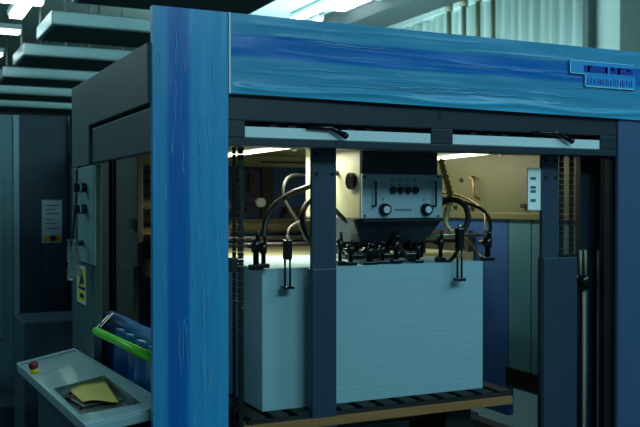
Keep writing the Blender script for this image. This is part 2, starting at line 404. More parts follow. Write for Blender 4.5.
# dark header with two recessed windows
def hb(m, x0, x1, z0, z1, y0=.03, y1=.11): return m.box(x0, x1, y0, y1, z0, z1)
s1a, s1b = P(245, 130, Y=.03).x, P(431.5, 137, Y=.03).x
s2a, s2b = P(453, 139, Y=.03).x, P(600.5, 145, Y=.03).x
zs0, zs1 = P(245, 137.5, Y=.03).z, P(245, 120.5, Y=.03).z
m = MB()
hb(m, XP+.002, XF0-.004, zs1, ZB-.006); hb(m, XP+.002, XF0-.004, ZD, zs0)
hb(m, XP+.002, s1a, zs0, zs1); hb(m, s1b, s2a, zs0, zs1); hb(m, s2b, XF0-.004, zs0, zs1)
m.build('dark_header', 'frame_grey', FR, bevel=.003)
MB().box(XP+.002, XF0-.004, .11, .125, ZD, ZB).build('header_backing', 'black', FR)
MB().box(XP+.002, XR, .018, .03, ZB-.009, ZB-.004).build('film_hem', 'bar_light', FR)
for a, b, hx, hy in ((s1a, s1b, 331, 127), (s2a, s2b, 557, 132)):
    lb = MB().box(a+.001, b-.001, .034, .075, zs0+.001, zs0+.040).build('light_bar', 'bar_light', FR, bevel=.002)
    m = MB(); p0 = P(hx-24, hy+.5, Y=.025); p1 = P(hx, hy+1, Y=.02); p2 = P(hx+15, hy+9, Y=.01)
    m.tube([p0, p1, p2], [.007, .010, .011], 8); 
    m.tube([p2-Vector((.01, 0, -.006)), p2+Vector((.004, 0, -.003))], .012, 10)
    m.build('latch_lever', 'gloss_black', FR)
    for i in range(6):
        x = a+(b-a)*(.12+.10*i)+random.uniform(0, .02); MB().box(x, x+.03, .05, .085, zs0+.041, zs0+.041+random.uniform(.006, .014)).build('slot_fitting', 'black', FR)
MB().pbox(439, 111.5, 443, 118.5, .027, .01).build('key_slot', 'black', FR)
MB().pbox(560.5, 103, 562, 115, .024, .01).build('film_tab', 'label_white', FR)
# right column
MB().box(XF0, XR, .02, .05, 0, ZB).build('right_column', 'post_navy', FR, bevel=.01)
MB().box(P(602, 300, Y=.03).x+.04, XF0+.05, .055, .09, 0, ZD).build('inner_column', 'black', FR, bevel=.004)
MB().box(P(580, 300, Y=.17).x, 2.30, .17, .20, 0, ZD+.05).build('inner_column', 'frame_grey', FR)
# left side
zt = 2.09
m = MB()
yi = P(89, 130, X=0).y
m.slab([(0, .036, 1.885), (0, .036, zt), (0, 1.40, zt), (0, 1.40, 1.715), (0, yi+.01, 1.715), (0, yi+.01, 1.885)], (.03, 0, 0))
m.build('side_fascia', 'side_grey', FR, bevel=.004)
MB().box(.012, .033, .036, yi-.012, 1.722, 1.872).build('side_inset_panel', 'inset_grey', FR, bevel=.004)
MB().box(.033, .045, .036, 1.40, 1.722, 2.08).build('fascia_backing', 'black', FR)
y93 = P(93.5, 220, X=0).y
MB().box(.0, .035, y93, 1.40, 0, 1.712).build('side_column', 'side_grey', FR, bevel=.004)
MB().xbox(93.5, 400, 113, 150, .25, .03).build('inner_side_panel', 'inner_brown', FR)
MB().box(.262, .29, P(109, 300, X=.25).y, P(135, 300, X=.25).y, 1.25, 1.80).build('inner_side_panel', 'inner_brown', FR, bevel=.003)
MB().box(.262, .29, P(109, 300, X=.25).y, P(131, 300, X=.25).y, 0, 1.25).build('inner_side_panel', 'inner_brown', FR, bevel=.003)
MB().box(.25, .285, P(113.5, 300, X=.25).y, P(109, 300, X=.25).y, 0, 1.80).build('panel_joint', 'black', FR)
MB().xbox(129, 219, 133, 229, .24, .02).build('door_latch', 'gloss_black', FR)
# canopy
MB().add([(x, y, z) for z in (1.86, 2.07) for x, y in ((.05, .17), (2.4, .17), (2.4, 2.6), (.28, 2.6), (.28, 1.38), (.05, 1.38))],
   [(0, 1, 2, 3, 4, 5), (6, 7, 8, 9, 10, 11)]+[(i, (i+1) % 6, (i+1) % 6+6, i+6) for i in range(6)]).build('canopy', 'cream', FR)
MB().box(.30, .42, 2.4, 2.57, 0, 1.86).build('rear_column', 'frame_grey', FR)
# right inner wall
XW = 2.1
yw0 = P(580, 200, X=XW).y
MB().box(XW, XW+.04, yw0, 2.5, 1.475, 1.86).build('upper_side_panel', 'olive', FR)
MB().box(XW-.02, XW+.04, yw0, 2.5, 1.465, 1.50).build('side_rail', 'olive', FR, bevel=.004)
ya = P(508, 300, X=XW).y
MB().box(XW, XW+.04, ya+.003, 2.5, .45, 1.465).build('lower_side_panel', 'side_navy', FR, bevel=.003)
yb2 = P(531, 300, X=XW).y
MB().box(XW, XW+.04, yb2+.003, ya-.003, .60, 1.465).build('lower_side_panel', 'teal_blue', FR, bevel=.003)
MB().box(XW, XW+.04, yw0, yb2-.003, .60, 1.465).build('lower_side_panel', 'teal_blue', FR, bevel=.003)
zh = P(509, 367, X=XW).z
MB().box(XW-.012, XW+.01, P(541, 375, X=XW).y-.3, ya, zh-.085, zh).build('grip_slot', 'black', FR)
for x, y in ((462, 180), (473, 178), (456, 207), (473, 208.5)):
    a = P(x, y, X=XW); MB().cyl(a+Vector((.01, 0, 0)), a+Vector((-.012, 0, 0)), .011, seg=12).build('panel_bolt', 'black', FR)
a = P(475.5, 177, X=XW)
MB().tube(spline([a+Vector((0, .03, 0)), a+Vector((-.03, .01, .0)), a+Vector((-.03, -.02, -.02)), a+Vector((-.03, -.03, -.10)), a+Vector((0, -.03, -.12))]), .007, 8).build('grab_handle', 'brass', FR)
a = P(526, 206, X=XW)
MB().box(XW-.02, XW, a.y-.02, a.y+.02, a.z-.01, a.z+.01).build('catch', 'black', FR)
# canopy tubes (emissive lamps inside the machine)
def tube_lamp(a, b, lab_):
    t = thing('canopy_lamp', lab_, 'lamp', (a+b)/2, 'lamps under the press canopy')
    MB().tube([a, b], .008, 12).build('tube', 'lamp_warm', t)
    up = Vector((0, 0, .022)); MB().tube([a+up, b+up], .014, 8).build('housing', 'lamp_body', t)
    for q in (a, b): MB().cyl(q+Vector((0, 0, -.02)), q+Vector((0, 0, .06)), .012, seg=8).build('bracket', 'lamp_body', t)
tube_lamp(Vector((.834, .70, 1.80)), Vector((.834, 1.75, 1.80)), 'glowing tube lamp under the canopy left of the suction head')
tube_lamp(Vector((1.90, .62, 1.80)), Vector((2.04, 1.55, 1.80)), 'glowing tube lamp under the canopy right of the suction head')
# notice on the right side
t = thing('instruction_strip', 'narrow pale notice with printed marks beside the right guide post', 'sign', P(533, 210, Y=.145))
MB().pbox(528, 168, 541, 210, .145, .008).build('plate', 'label_bright', t)
for y in (177, 186, 190, 199): MB().pbox(531, y, 536, y+2.6, .142, .004).build('printed_mark', 'teal_blue', t)

# ------------------------------------------------------------------ printing unit behind (seen through the gap)
BU = thing('printing_unit', 'blue printing unit seen through the gap left of the suction head', 'machine', (1.2, 2.8, 0))
MB().box(.32, 2.1, 2.62, 3.2, 0, 1.80).build('housing', 'deep_blue', BU)
MB().box(.32, 2.1, 2.58, 2.62, P(270, 167, Y=2.6).z, 1.86).build('top_strip', 'cream', BU)
MB().pbox(262, 161.8, 312, 163.2, 2.565, .015).build('top_line', 'black', BU)
MB().pbox(228, 168, 262, 219, 2.45, .13).build('side_box', 'unit_blue', BU, bevel=.01)
MB().pbox(262, 168, 273, 219, 2.43, .15).build('side_box', 'black', BU)
MB().pbox(249, 174, 253.5, 191, 2.43, .02).build('dial_slot', 'black', BU)
MB().pbox(241, 194, 262, 195.5, 2.44, .01).build('joint', 'black', BU)
for x, y, k in ((247, 201, 'black'), (255, 202, 'black'), (245, 208, 'black')): MB().pbox(x, y, x+4, y+3.5, 2.43, .02).build('push_button', k, BU)
a = P(261.5, 202.5, Y=2.40); MB().cyl(a+Vector((0, .08, 0)), a, .03, seg=14).build('indicator', 'knob_cap', BU)
MB().slab(pp([(280, 231, 2.5), (289, 207, 2.5), (313, 207, 2.5), (313, 231, 2.5)]), (0, .1, 0)).build('gusset', 'inner_brown', BU)
a = P(228, 227, Y=2.2); b = P(312, 227, Y=2.2)
MB().tube([Vector((.32, 2.2, a.z)), Vector((2.08, 2.2, a.z))], .038, 18).build('roller', 'olive_gloss', BU)
a = P(270, 221, Y=2.25)
MB().box(.32, 2.08, 2.25, 2.3, a.z-.01, a.z+.012).build('rail', 'olive', BU)
MB().box(.32, 2.08, 1.10, 2.3, 1.20, 1.285).build('feed_table', 'cream', BU)
for yy, zz in ((1.15, 1.345), (1.6, 1.36)):
    MB().tube([(.32, yy, zz), (2.08, yy, zz)], .012, 10).build('feed_bar', 'black', BU)
for x in (.34, 2.06): MB().box(x-.015, x+.015, 1.10, 2.55, 1.285, 1.40).build('table_cheek', 'inner_brown', BU)
# rollers seen through the left opening, in the side gap
RS = thing('roller_stack', 'stack of dim ink rollers seen through the dark gap left of the blue post', 'rollers', (.7, 2.3, .9))
for z, k in ((1.70, 'black'), (1.62, 'rubber'), (1.54, 'steel'), (1.46, 'rubber'), (1.38, 'brass')):
    MB().cyl((.42, 2.0, z), (1.0, 2.0, z), .035, seg=16).build('roller', k, RS)
MB().box(.40, .42, 1.9, 2.2, .9, 1.75).build('bearing_plate', 'cabinet_dark', RS)

# ------------------------------------------------------------------ guide posts
def guide(x0, x1, ysl, sx0, sx1, label, split=None):
    t = thing('guide_post', label, 'post', (P((x0+x1)/2, 300, Y=.13).x, .17, 0), 'pile guide posts behind the header')
    a, b = P(x0, 300, Y=.135).x, P(x1, 300, Y=.135).x
    MB().box(a, b, .135, .155, .0, 1.80).build('upright', 'guide_blue', t, bevel=.003)
    c, d = P(sx0, 300, Y=.128).x, P(sx1, 300, Y=.128).x
    MB().box(c, d, .128, .172, 0, P(x0, ysl, Y=.128).z).build('sleeve', 'guide_blue', t, bevel=.004)
    for zz in (1.735, 1.66):
        for xx in (a+.018, b-.018): MB().cyl((xx, .137, zz), (xx, .130, zz), .007, seg=10).build('bolt', 'screw', t)
guide(312, 336.5, 269, 312.5, 336.8, 'left guide post standing in front of the paper pile')
guide(542, 558.5, 258, 544, 577.5, 'right guide post beside the hanging chains')
# chains
def chain(px, y0, y1, Y, label, r=.0105):
    a = P(px, y0, Y=Y); b = P(px, y1, Y=Y); m = MB(); n = int((a.z-b.z)/.0127)
    for i in range(n):
        z = a.z-.0127*i
        if i % 2: m.box(a.x-r, a.x+r, Y-.004, Y+.004, z-.013, z)
        else: m.box(a.x-r*.65, a.x+r*.65, Y-.007, Y+.007, z-.011, z)
        m.cyl((a.x-r*1.15, Y, z-.006), (a.x+r*1.15, Y, z-.006), .0035, seg=6)
    return one('lift_chain', m, 'chain', label, 'chain', 'hoist chains of the pile lift')
chain(561.5, 153, 256, .15, 'roller chain hanging directly against the right guide post')
chain(571.5, 153, 256, .15, 'roller chain hanging further right, apart from the guide post')
chain(240.5, 144, 427, .13, 'long roller chain passing the left front corner of the paper pile')
chain(234, 144, 427, .16, 'long dark chain hanging closest to the blue post', .006)
one('chain_anchor', MB().pbox(558.5, 254.5, 575.5, 259.5, .14, .03), 'gloss_black', 'black block on the right guide post holding both chains', 'bracket', bevel=.002)
one('chain_tensioner', MB().pbox(231, 258, 238, 272, .12, .03), 'black', 'small black block on the chain closest to the blue post', 'bracket', bevel=.002)
# right rods
t = thing('lift_spindle', 'slim vertical spindle with black cup between right guide post and column', 'spindle', P(584, 427, Y=.26))
q = P(580.5, 265, Y=.13).x; q2 = P(585.5, 265, Y=.13).x
MB().cyl((q, .13, P(583, 277, Y=.13).z), (q, .13, P(583, 250, Y=.13).z), .006, seg=10).build('pin', 'rod_pale', t)
MB().cyl((q2, .13, P(583, 277, Y=.13).z), (q2, .13, P(583, 250, Y=.13).z), .006, seg=10).build('pin', 'rod_pale', t)
c = P(583.5, 283, Y=.13)
MB().tube([c+Vector((0, 0, .035)), c+Vector((0, 0, 0)), c+Vector((0, 0, -.03))], [.03, .03, .014], 16).build('cup', 'gloss_black', t)
MB().cyl((c.x+.004, .13, .1), (c.x+.004, .13, c.z-.03), .007, seg=10).build('rod', 'rod_pale', t)
MB().cyl((c.x+.018, .13, .1), (c.x+.018, .13, c.z-.03), .005, seg=10).build('rod', 'cabinet_dark', t)
q = P(598.8, 300, Y=.11)
t = thing('threaded_rod', 'pale threaded rod standing against the dark right column', 'rod', (q.x, .11, 0))
m = MB(); zt_ = P(599, 250, Y=.11).z; pts = []; rr = []; z = .05
while z < zt_-.16: pts.append((q.x, .11, z)); rr.append(.0085 if len(pts) % 2 else .007); z += .008
m.tube(pts, rr, 8).build('thread', 'rod_pale', t)
MB().cyl((q.x, .11, zt_-.16), (q.x, .11, zt_), .009, seg=10).build('tip', 'rod_pale', t)

# ------------------------------------------------------------------ paper pile and pallet
X0, X1, Y0, Y1, ZP0, ZP1 = .493, 1.51, .228, .968, .757, 1.30
vs = []; fs = []; n = 60
m = MB(); random.seed(5)
for i in range(n+1):
    z = ZP0+(ZP1-ZP0)*i/n; j = lambda: random.uniform(-.0003, .0003)
    a, b, c, d = j(), j(), j(), j()
    vs += [(X0+a, Y0+c, z), (X1+b, Y0+c, z), (X1+b, Y1+d, z), (X0+a, Y1+d, z)]
for i in range(n):
    for k in range(4): fs.append((4*i+k, 4*i+(k+1) % 4, 4*i+4+(k+1) % 4, 4*i+4+k))
fs += [(3, 2, 1, 0), (4*n, 4*n+1, 4*n+2, 4*n+3)]
PILE = one('paper_pile', m.add(vs, fs), 'pile', 'tall block of white printing sheets stacked on the pallet under the suction head', 'paper stack')
t = thing('pallet', 'black slatted pallet with a wooden front edge under the paper pile', 'pallet', (1.0, .6, .5))
for i in range(13):
    x = .415+i*.094
    MB().box(x, x+.062, .15, 1.0, .738, .756).build('deck_slat', 'dark_wood', t, bevel=.003)
xr = P(513, 400, Y=.125).x
MB().box(.38, xr, .125, .20, .700, .734).build('front_stringer', 'wood', t, bevel=.003)
MB().box(.38, xr, .45, .60, .700, .737).build('stringer', 'dark_wood', t)
MB().box(.38, xr, .90, 1.0, .700, .737).build('stringer', 'dark_wood', t)
MB().box(.40, xr, .14, .16, .734, .745).build('front_lip', 'dark_wood', t)
t = thing('lift_carriage', 'black lift carriage carrying the pallet from below', 'machine base', (1.1, .5, .3))
MB().box(.42, 1.52, .35, .95, .62, .699).build('fork', 'black', t)
a = P(446, 420, Y=.2).x; b = P(472, 420, Y=.2).x
MB().box(a, b, .2, .5, 0, .699).build('leg', 'black', t, bevel=.01)
MB().box(.5, .7, .3, .5, 0, .64).build('leg', 'black', t, bevel=.01)
one('floor_rail', MB().box(1.85, 1.92, .2, 2.4, .44, .47), 'steel', 'pale rail running back low at the right below the pallet', 'rail')
one('machine_base', MB().box(.44, 2.08, 1.05, 2.37, 0, .42), 'cabinet_dark', 'dark base block low behind the lift carriage', 'machine base')

# ------------------------------------------------------------------ suction head
HX0, HX1, HY0, HY1, HZ0, HZ1 = .984, 1.377, .35, .90, 1.484, 1.672
H = thing('sheet_feeder', 'grey suction head with control panel hanging over the paper pile', 'machine head', (1.18, .6, HZ0))
MB().box(HX0, HX1-.01, HY0+.01, HY1, HZ0, 1.86).build('housing', 'cream', H, bevel=.004)
MB().box(HX0+.005, HX1-.018, HY0+.003, HY0+.011, HZ1, 1.86).build('upper_front', 'frame_grey', H)
m = MB(); m.box(HX0, HX1, HY0-.012, HY0+.004, HZ0+.002, HZ1); PN = m.build('control_panel', 'panel_light', H, bevel=.003)
yf = HY0-.012
def kp(x, y, Y=yf): return P(x, y, Y=Y)
for px in (384, 425.5):
    a = kp(px, 209.5)
    k = MB().cyl(a, a+Vector((0, -.022, 0)), .027, .024, 24).build('knob', 'gloss_black', PN)
    MB().cyl(a+Vector((0, -.022, 0)), a+Vector((0, -.027, 0)), .015, seg=20).build('knob_cap', 'knob_cap', k)
for px in (392.5, 400, 407.5, 415):
    a = kp(px, 190.2); MB().tube([a, a+Vector((0, -.012, 0)), a+Vector((0, -.018, 0))], [.0145, .0145, .011], 16).build('push_button', 'gloss_black', PN)
m = MB(); a = kp(407, 190.2); 
for px in (372.7, 432.5):
    s_ = 1
    t_, b_ = kp(px, 183), kp(px, 206); f_ = Vector((0, -.025, 0))
    MB().tube(spline([t_+Vector((.012, 0, .004)), t_+f_+Vector((.002, 0, 0)), t_+f_*1.1+Vector((0, 0, -.015)), b_+f_*1.1+Vector((0, 0, .015)), b_+f_, b_], 5), .0045, 8).build('grab_handle', 'gloss_black', PN)
m = MB(); random.seed(9)
for px in (391.5, 399.5, 407, 415): # small pictograms above the buttons
    for dx, dy, w, h in ((-1.6, 179, 3, .7), (-1.6, 180.6, 1, .9), (.6, 180.6, 1, .9), (-.6, 184, 1.2, 1.2)): m.pbox(px+dx, dy, px+dx+w, dy+h, yf-.002, .003)
m.pbox(382.3, 198, 383.3, 201, yf-.002, .003); m.pbox(423.5, 198, 424.5, 201, yf-.002, .003)
m.build('pictograms', 'cabinet_mid', PN)
m = MB(); x = 395.5
for i in range(10):
    m.pbox(x, 208.8, x+.45, 211, yf-.002, .003); m.pbox(x, 208.8+(i % 3)*.8, x+1.15, 209.4+(i % 3)*.8, yf-.002, .003); x += 1.65
m.build('wordmark', 'ink', PN)
for x, y in ((364.5, 177), (438, 177), (364.5, 216), (438, 216)):
    a = kp(x, y); MB().cyl(a, a+Vector((0, -.003, 0)), .005, seg=8).build('screw', 'screw', PN)
# cable gland at left
a = P(353, 181, X=HX0)
MB().tube([a, a+Vector((-.018, 0, 0))], .036, 18).build('cable_gland', 'gloss_black', H)
# tapered lower body
z0 = 1.375
x_a, x_b = P(356, 220, Y=.40).x, P(440, 220, Y=.40).x
c_, d_ = P(362, 243, Y=.43).x, P(424, 243, Y=.43).x
T = HZ0-.001
MB().add([(x_a-.03, .37, T), (x_b, .37, T), (x_b, .85, T), (x_a-.03, .85, T), (c_, .43, z0), (d_, .43, z0), (d_, .75, z0), (c_, .75, z0)],
         [(0, 1, 2, 3), (7, 6, 5, 4), (0, 4, 5, 1), (1, 5, 6, 2), (2, 6, 7, 3), (3, 7, 4, 0)]).build('lower_housing', 'housing_dark', H, bevel=.006)
MB().box(HX0+.01, HX1+.01, HY0-.005, HY0+.06, HZ0-.012, HZ0-.001).build('panel_lip', 'black', H)
a = P(395, 240, Y=.40)
MB().tube([(a.x, .42, 1.45), (a.x, .40, 1.40), (a.x, .38, 1.36)], [.012, .018, .024], 14).build('nozzle', 'gloss_black', H)
m = MB()
for i in range(16):
    x = HX0-.04+i*.026; m.box(x, x+.014, .40+random.uniform(0, .1), .52, 1.325+random.uniform(0, .02), z0+.01)
m.build('linkage', 'gloss_black', H)
MB().box(HX0-.08, HX1-.10, .33, .37, 1.318, 1.338).build('sucker_bar', 'gloss_black', H, bevel=.004)

# cross shaft and suction units
cs = one('cross_shaft', MB().tube([P(430, 235, Y=.42), P(486, 235, Y=.42)], .008, 12), 'steel', 'shiny horizontal shaft linking suction head to the right end unit', 'shaft')
def sucker(px, yt, yb_, Y, w, label, style=0):
    c = P(px, yb_, Y=Y); tz = P(px, yt, Y=Y).z
    if Y > .225 and px > 265: c.z = ZP1+.001
    t = thing('suction_unit', label, 'suction unit', c, 'suction units around the pile top')
    h = tz-c.z; s = w/FPX*3.5/2
    if style == 0:
        MB().box(c.x-s, c.x+s, Y-.018, Y+.018, c.z, c.z+h*.14).build('foot', 'gloss_black', t, bevel=.003)
        MB().tube([(c.x, Y, c.z+h*.13), (c.x, Y, c.z+h*.45), (c.x, Y, c.z+h*.46), (c.x, Y, c.z+h*.8)], [s*.45, s*.45, s*.7, s*.7], 12).build('body', 'gloss_black', t)
        MB().cyl((c.x+s*.3, Y, c.z+h*.8), (c.x+s*.3, Y, c.z+h), s*.35, seg=10).build('cap', 'gloss_black', t)
        MB().cyl((c.x-s*.6, Y-.02, c.z+h*.6), (c.x-s*.6, Y+.03, c.z+h*.6), s*.35, seg=10).build('clamp_screw', 'gloss_black', t)
    else:
        MB().box(c.x-s, c.x+s, Y-.016, Y+.016, c.z, c.z+h*.06).build('foot', 'gloss_black', t, bevel=.002)
        for d in (-.45, .45): MB().cyl((c.x+d*s, Y, c.z+h*.05), (c.x+d*s, Y, c.z+h*.7), .0045, seg=8).build('rod', 'gloss_black', t)
        MB().box(c.x-s*.6, c.x+s*.6, Y-.016, Y+.016, c.z+h*.6, c.z+h).build('body', 'gloss_black', t, bevel=.004)
        MB().cyl((c.x, Y, c.z+h*.98), (c.x, Y, c.z+h*1.08), .008, seg=10).build('cap', 'steel', t)
    return t
sucker(256, 231, 270, .20, 13, 'suction unit at the far left, just outside the pile corner')
sucker(263.5, 236, 268, .205, 10, 'suction unit beside the pile corner, under the big arched hose')
sucker(287.5, 240, 289, .19, 12, 'twin-rod sheet stop hanging over the pile front left of the guide post', 1)
sucker(340, 232, 266, .26, 9, 'suction unit immediately right of the left guide post')
sucker(350.5, 240, 267, .245, 12, 'short suction unit second to the right of the left guide post')
sucker(396, 234, 266, .26, 12, 'suction unit below the middle of the control panel')
sucker(418, 240, 265, .26, 10, 'suction unit below the right knob of the control panel')
sucker(440.5, 231, 263, .27, 10, 'suction unit on the shaft right of the control panel')
sucker(459.5, 228, 281, .19, 12, 'twin-rod sheet stop hanging over the pile front at right', 1)
sucker(487.5, 231, 262, .245, 14, 'suction unit on the far right pile corner')
sucker(369, 243, 266, .25, 18, 'broad low suction unit under the left knob')
sucker(382, 241, 265, .27, 12, 'low suction unit in the dark cluster under the panel')
# hoses
def hose(pts, r, m, label, cat='hose', group='hoses of the suction head', beads=False):
    q = spline(pp(pts), 5 if beads else 10)
    if beads:
        rr = [r*(1.0 if i % 2 else .55) for i in range(len(q))]
        return one('hose', MB().tube(q, rr, 10), m, label, cat, group)
    return one('hose', MB().tube(q, r, 10), m, label, cat, group)
hose([(353, 178, .66), (343, 172, .60), (325, 177, .50), (310, 186, .42), (290, 194, .34), (274, 206, .27), (266, 221, .22), (263.5, 238, .205)], .0115, 'rubber', 'thick black hose arching from the head down to the left suction unit')
hose([(325, 179, 1.0), (310, 176, 1.0), (292, 175.5, .95), (284.5, 184, .9), (284, 198, .9), (291, 211, .9), (299, 224, .9), (306, 240, .9)], .007, 'inner_brown', 'thin olive hose looping behind the big black arched hose')
hose([(324, 196, .45), (311, 200, .42), (304, 209, .38), (302.5, 221, .34), (306, 233, .31), (313, 246, .28)], .0115, 'rubber', 'short black hose curving behind the left edge of the guide post')
hose([(326, 200, .5), (336, 211, .45), (345, 220, .45), (357, 228, .47)], .010, 'rubber', 'black hose entering the lower housing right of the guide post')
hose([(286.5, 239, .20), (290, 228, .3), (300, 222, .5), (312, 221, .6)], .006, 'rubber', 'thin black line rising from the left twin-rod sheet stop')
hose([(438, 207, .45), (446, 201, .40), (457, 200.5, .34), (466, 208, .29), (468, 221, .25), (462, 232, .21), (459.5, 238, .20)], .0125, 'rubber', 'thick black hose arching from the panel to the right sheet stop')
hose([(438, 198, .6), (455, 200, .55), (472, 205, .45), (484, 211, .38), (490, 222, .30), (490, 236, .25)], .008, 'rubber', 'black hose reaching furthest right down to the corner suction unit')
hose([(438, 192, .7), (456, 195, .7), (474, 203, .6), (484, 213, .45), (485.5, 232, .26)], .005, 'brass', 'thin brass-coloured line above the black right-hand hoses')
hose([(459, 240, .20), (457, 252, .21), (450, 260.5, .23), (442, 262, .25), (437, 258, .28)], .0085, 'rubber', 'black hose making a small hook above the pile right of the panel')
hose([(398, 243, .36), (404, 254, .32), (411, 260, .29), (415, 257, .28)], .009, 'rubber', 'short black hose under the panel between two suction units')
hose([(441, 160, .62), (444, 172, .56), (448, 185, .52), (450, 198, .48), (447, 212, .46), (446, 224, .44), (453, 233, .42)], .017, 'conduit_gold', 'ribbed brass-coloured conduit dropping beside the control panel', beads=True)
hose([(464, 238, .36), (471, 244, .33), (477, 252, .28), (483, 259, .26)], .008, 'brass', 'short beaded line between sheet stop and corner suction unit', beads=True)

# ------------------------------------------------------------------ console at left
A = Vector((-.287, 1.128, .854)); B = Vector((-.03, 1.187, .892)); Cc = Vector((.09, .06+.02, .849)); D = Vector((-.201, .076, .809))
nrm = (B-A).cross(D-A).normalized(); nrm = nrm if nrm.z > 0 else -nrm
pl = (A, nrm)
CO = thing('control_console', 'pale tilted console with stop button and sunken tray beside the blue post', 'console', (-.1, .6, .0))
tr = [P(x, y, plane=pl) for x, y in ((54, 388.5), (104, 375.5), (141, 403), (80, 414))]
# top surface ring around the tray opening
def ringslab(outer, inner, off):
    vs = [*outer, *inner]; vs2 = [v+off for v in vs]; n = 4; fs = []
    for k in range(4):
        j = (k+1) % 4
        fs += [(k, j, j+4, k+4), (k+8, k+12, j+12, j+8), (k, k+8, j+8, j), (k+4, j+4, j+12, k+12)]
    return MB().add(vs+vs2, fs)
off = -nrm*.035
ringslab([A, B, Cc, D], tr, off).build('desk_panel', 'console', CO, bevel=.004)
dp = -nrm*.05
ctr = (A+B+Cc+D)/4
ringslab([v+nrm*.0005 for v in (A, B, Cc, D)], [v+(ctr-v)*.07+nrm*.0005 for v in (A, B, Cc, D)], nrm*.005).build('desk_rim', 'panel_light', CO, bevel=.002)
m = MB(); fl_ = [v+dp for v in tr]
m.add([*tr, *fl_], [(4, 5, 6, 7), (0, 1, 5, 4), (1, 2, 6, 5), (2, 3, 7, 6), (3, 0, 4, 7)])
tb = m.build('tray', 'tray_grey', CO); sd = tb.modifiers.new('s', 'SOLIDIFY'); sd.thickness = .003; sd.offset = 1
m = MB(); q = [A.lerp(B, .25)+(D-A)*.08, A.lerp(B, .85)+(D-A)*.08, A.lerp(B, .85)+(D-A)*.9, A.lerp(B, .25)+(D-A)*.9]
q = [v-nrm*.055 for v in q]; 
m.slab(q, (0, 0, -.5)); m.build('pedestal', 'cabinet_dark', CO, bevel=.005)
s0 = P(34.5, 373, plane=pl)
e = MB().cyl(s0, s0+nrm*.018, .017, .015, 20).build('stop_button_base', 'yellow', CO)
MB().tube([s0+nrm*.018, s0+nrm*.024, s0+nrm*.045, s0+nrm*.048], [.012, .019, .019, .012], 20).build('stop_button', 'red', e)
m = MB(); m2 = MB(); random.seed(4)
ux = (B-A).normalized(); uy = (D-A).normalized()
for i in range(9):
    p = P(48+i*1.9, 371-i*.55, plane=pl)+nrm*.0006; m.slab([p, p+ux*.006, p+ux*.006+uy*.012, p+uy*.012], nrm*.0006)
for i in range(12):
    p = P(108+i*2.8, 419-i*.9, plane=pl)+nrm*.0006; m2.slab([p, p+ux*.004, p+ux*.004+uy*.012, p+uy*.012], nrm*.0006)
m2.build('panel_lettering', 'cabinet_pale', CO)
m.build('panel_lettering', 'cabinet_pale', CO)
# papers in the tray
def sheet(corners, curl, m_, label, nz=.004):
    a, b, c, d = corners; vs = []; n = 14
    for i in range(n+1):
        for j in range(n+1):
            u, v = i/n, j/n; p = (a*(1-u)+b*u)*(1-v)+(d*(1-u)+c*u)*v; vs.append(p+nrm*curl(u, v))
    fs = [(i*(n+1)+j, (i+1)*(n+1)+j, (i+1)*(n+1)+j+1, i*(n+1)+j+1) for i in range(n) for j in range(n)]
    o = one('paper_sheet', MB().add(vs, fs, True), m_, label, 'paper'); s_ = o.modifiers.new('s', 'SOLIDIFY'); s_.thickness = .0012; return o
pf = (A+dp, nrm)
K = lambda x, y, h=0: P(x, y, plane=(A+dp+nrm*h, nrm))
sheet([K(66, 389.5, .02), K(105, 382.5, .02), K(119, 401.5, .02), K(83, 403, .02)], lambda u, v: .004+.02*(1-v)*(.2+.8*u)*(1-u*.4)+.006*math.sin(u*5), 'yellow_paper', 'curling pale yellow sheet lying in the console tray')
sheet([K(62, 395, .005), K(104, 384, .005), K(126, 400, .005), K(84, 408, .005)], lambda u, v: .003+.004*math.sin(u*4), 'tray_grey', 'grey-backed sheet underneath the yellow one in the console tray')
sheet([K(59, 397, .0), K(72, 394, .0), K(88, 405, .0), K(80, 411, .0)], lambda u, v: .0015, 'black', 'dark booklet in the near corner of the console tray')
b0 = K(70, 398, .03)
one('paper_clip', MB().tube([b0, b0+ux*.012-uy*.004+nrm*.004], .004, 8), 'red', 'small reddish clip on the edge of the yellow sheet', 'clip')

# ------------------------------------------------------------------ switch plate, bags, warning label
t = thing('switch_plate', 'narrow pale switch plate with three rotary knobs on the machine side', 'switch panel', (-.01, 1.1, P(85, 263, X=0).z))
MB().xbox(78, 167, 93.3, 263, -.012, .011).build('plate', 'cabinet_pale', t, bevel=.002)
MB().xbox(75.5, 166, 78, 263, -.009, .008).build('plate_edge', 'black', t)
for y in (187.5, 209):
    a = P(86, y, X=-.012)
    b = MB().cyl(a, a+Vector((-.022, 0, 0)), .021, seg=18).build('knob', 'gloss_black', t)
    MB().cyl(a+Vector((-.022, 0, 0)), a+Vector((-.030, 0, 0)), .023, seg=18).build('knob_ring', 'panel_light', b)
    MB().cyl(a+Vector((-.030, 0, 0)), a+Vector((-.052, 0, 0)), .019, seg=18).build('knob_grip', 'gloss_black', b)
a = P(83, 243, X=-.012)
MB().cyl(a, a+Vector((-.02, 0, 0)), .012, seg=14).build('small_knob', 'gloss_black', t)
t = thing('warning_label', 'narrow yellow and black warning label on the machine side under the switch plate', 'label', (-.004, 1.2, 1.2))
MB().xbox(77, 266, 85.5, 303, -.004, .003).build('backing', 'label_white', t)
MB().xbox(78, 268, 84.8, 288, -.005, .002).build('yellow_field', 'yellow', t)
MB().xbox(78, 290.5, 84.8, 301, -.005, .002).build('yellow_field', 'yellow', t)
c = [P(x, y, X=-.006) for x, y in ((81.4, 270), (78.9, 284.5), (84.0, 283.5))]
MB().slab(c, (.001, 0, 0)).build('triangle', 'black', t)
m = MB(); m.xbox(78, 286.6, 84.8, 289.6, -.0065, .0012); m.xbox(80, 293.5, 83.2, 298, -.0065, .0012); m.xbox(79.4, 295, 84, 296, -.0065, .0012)
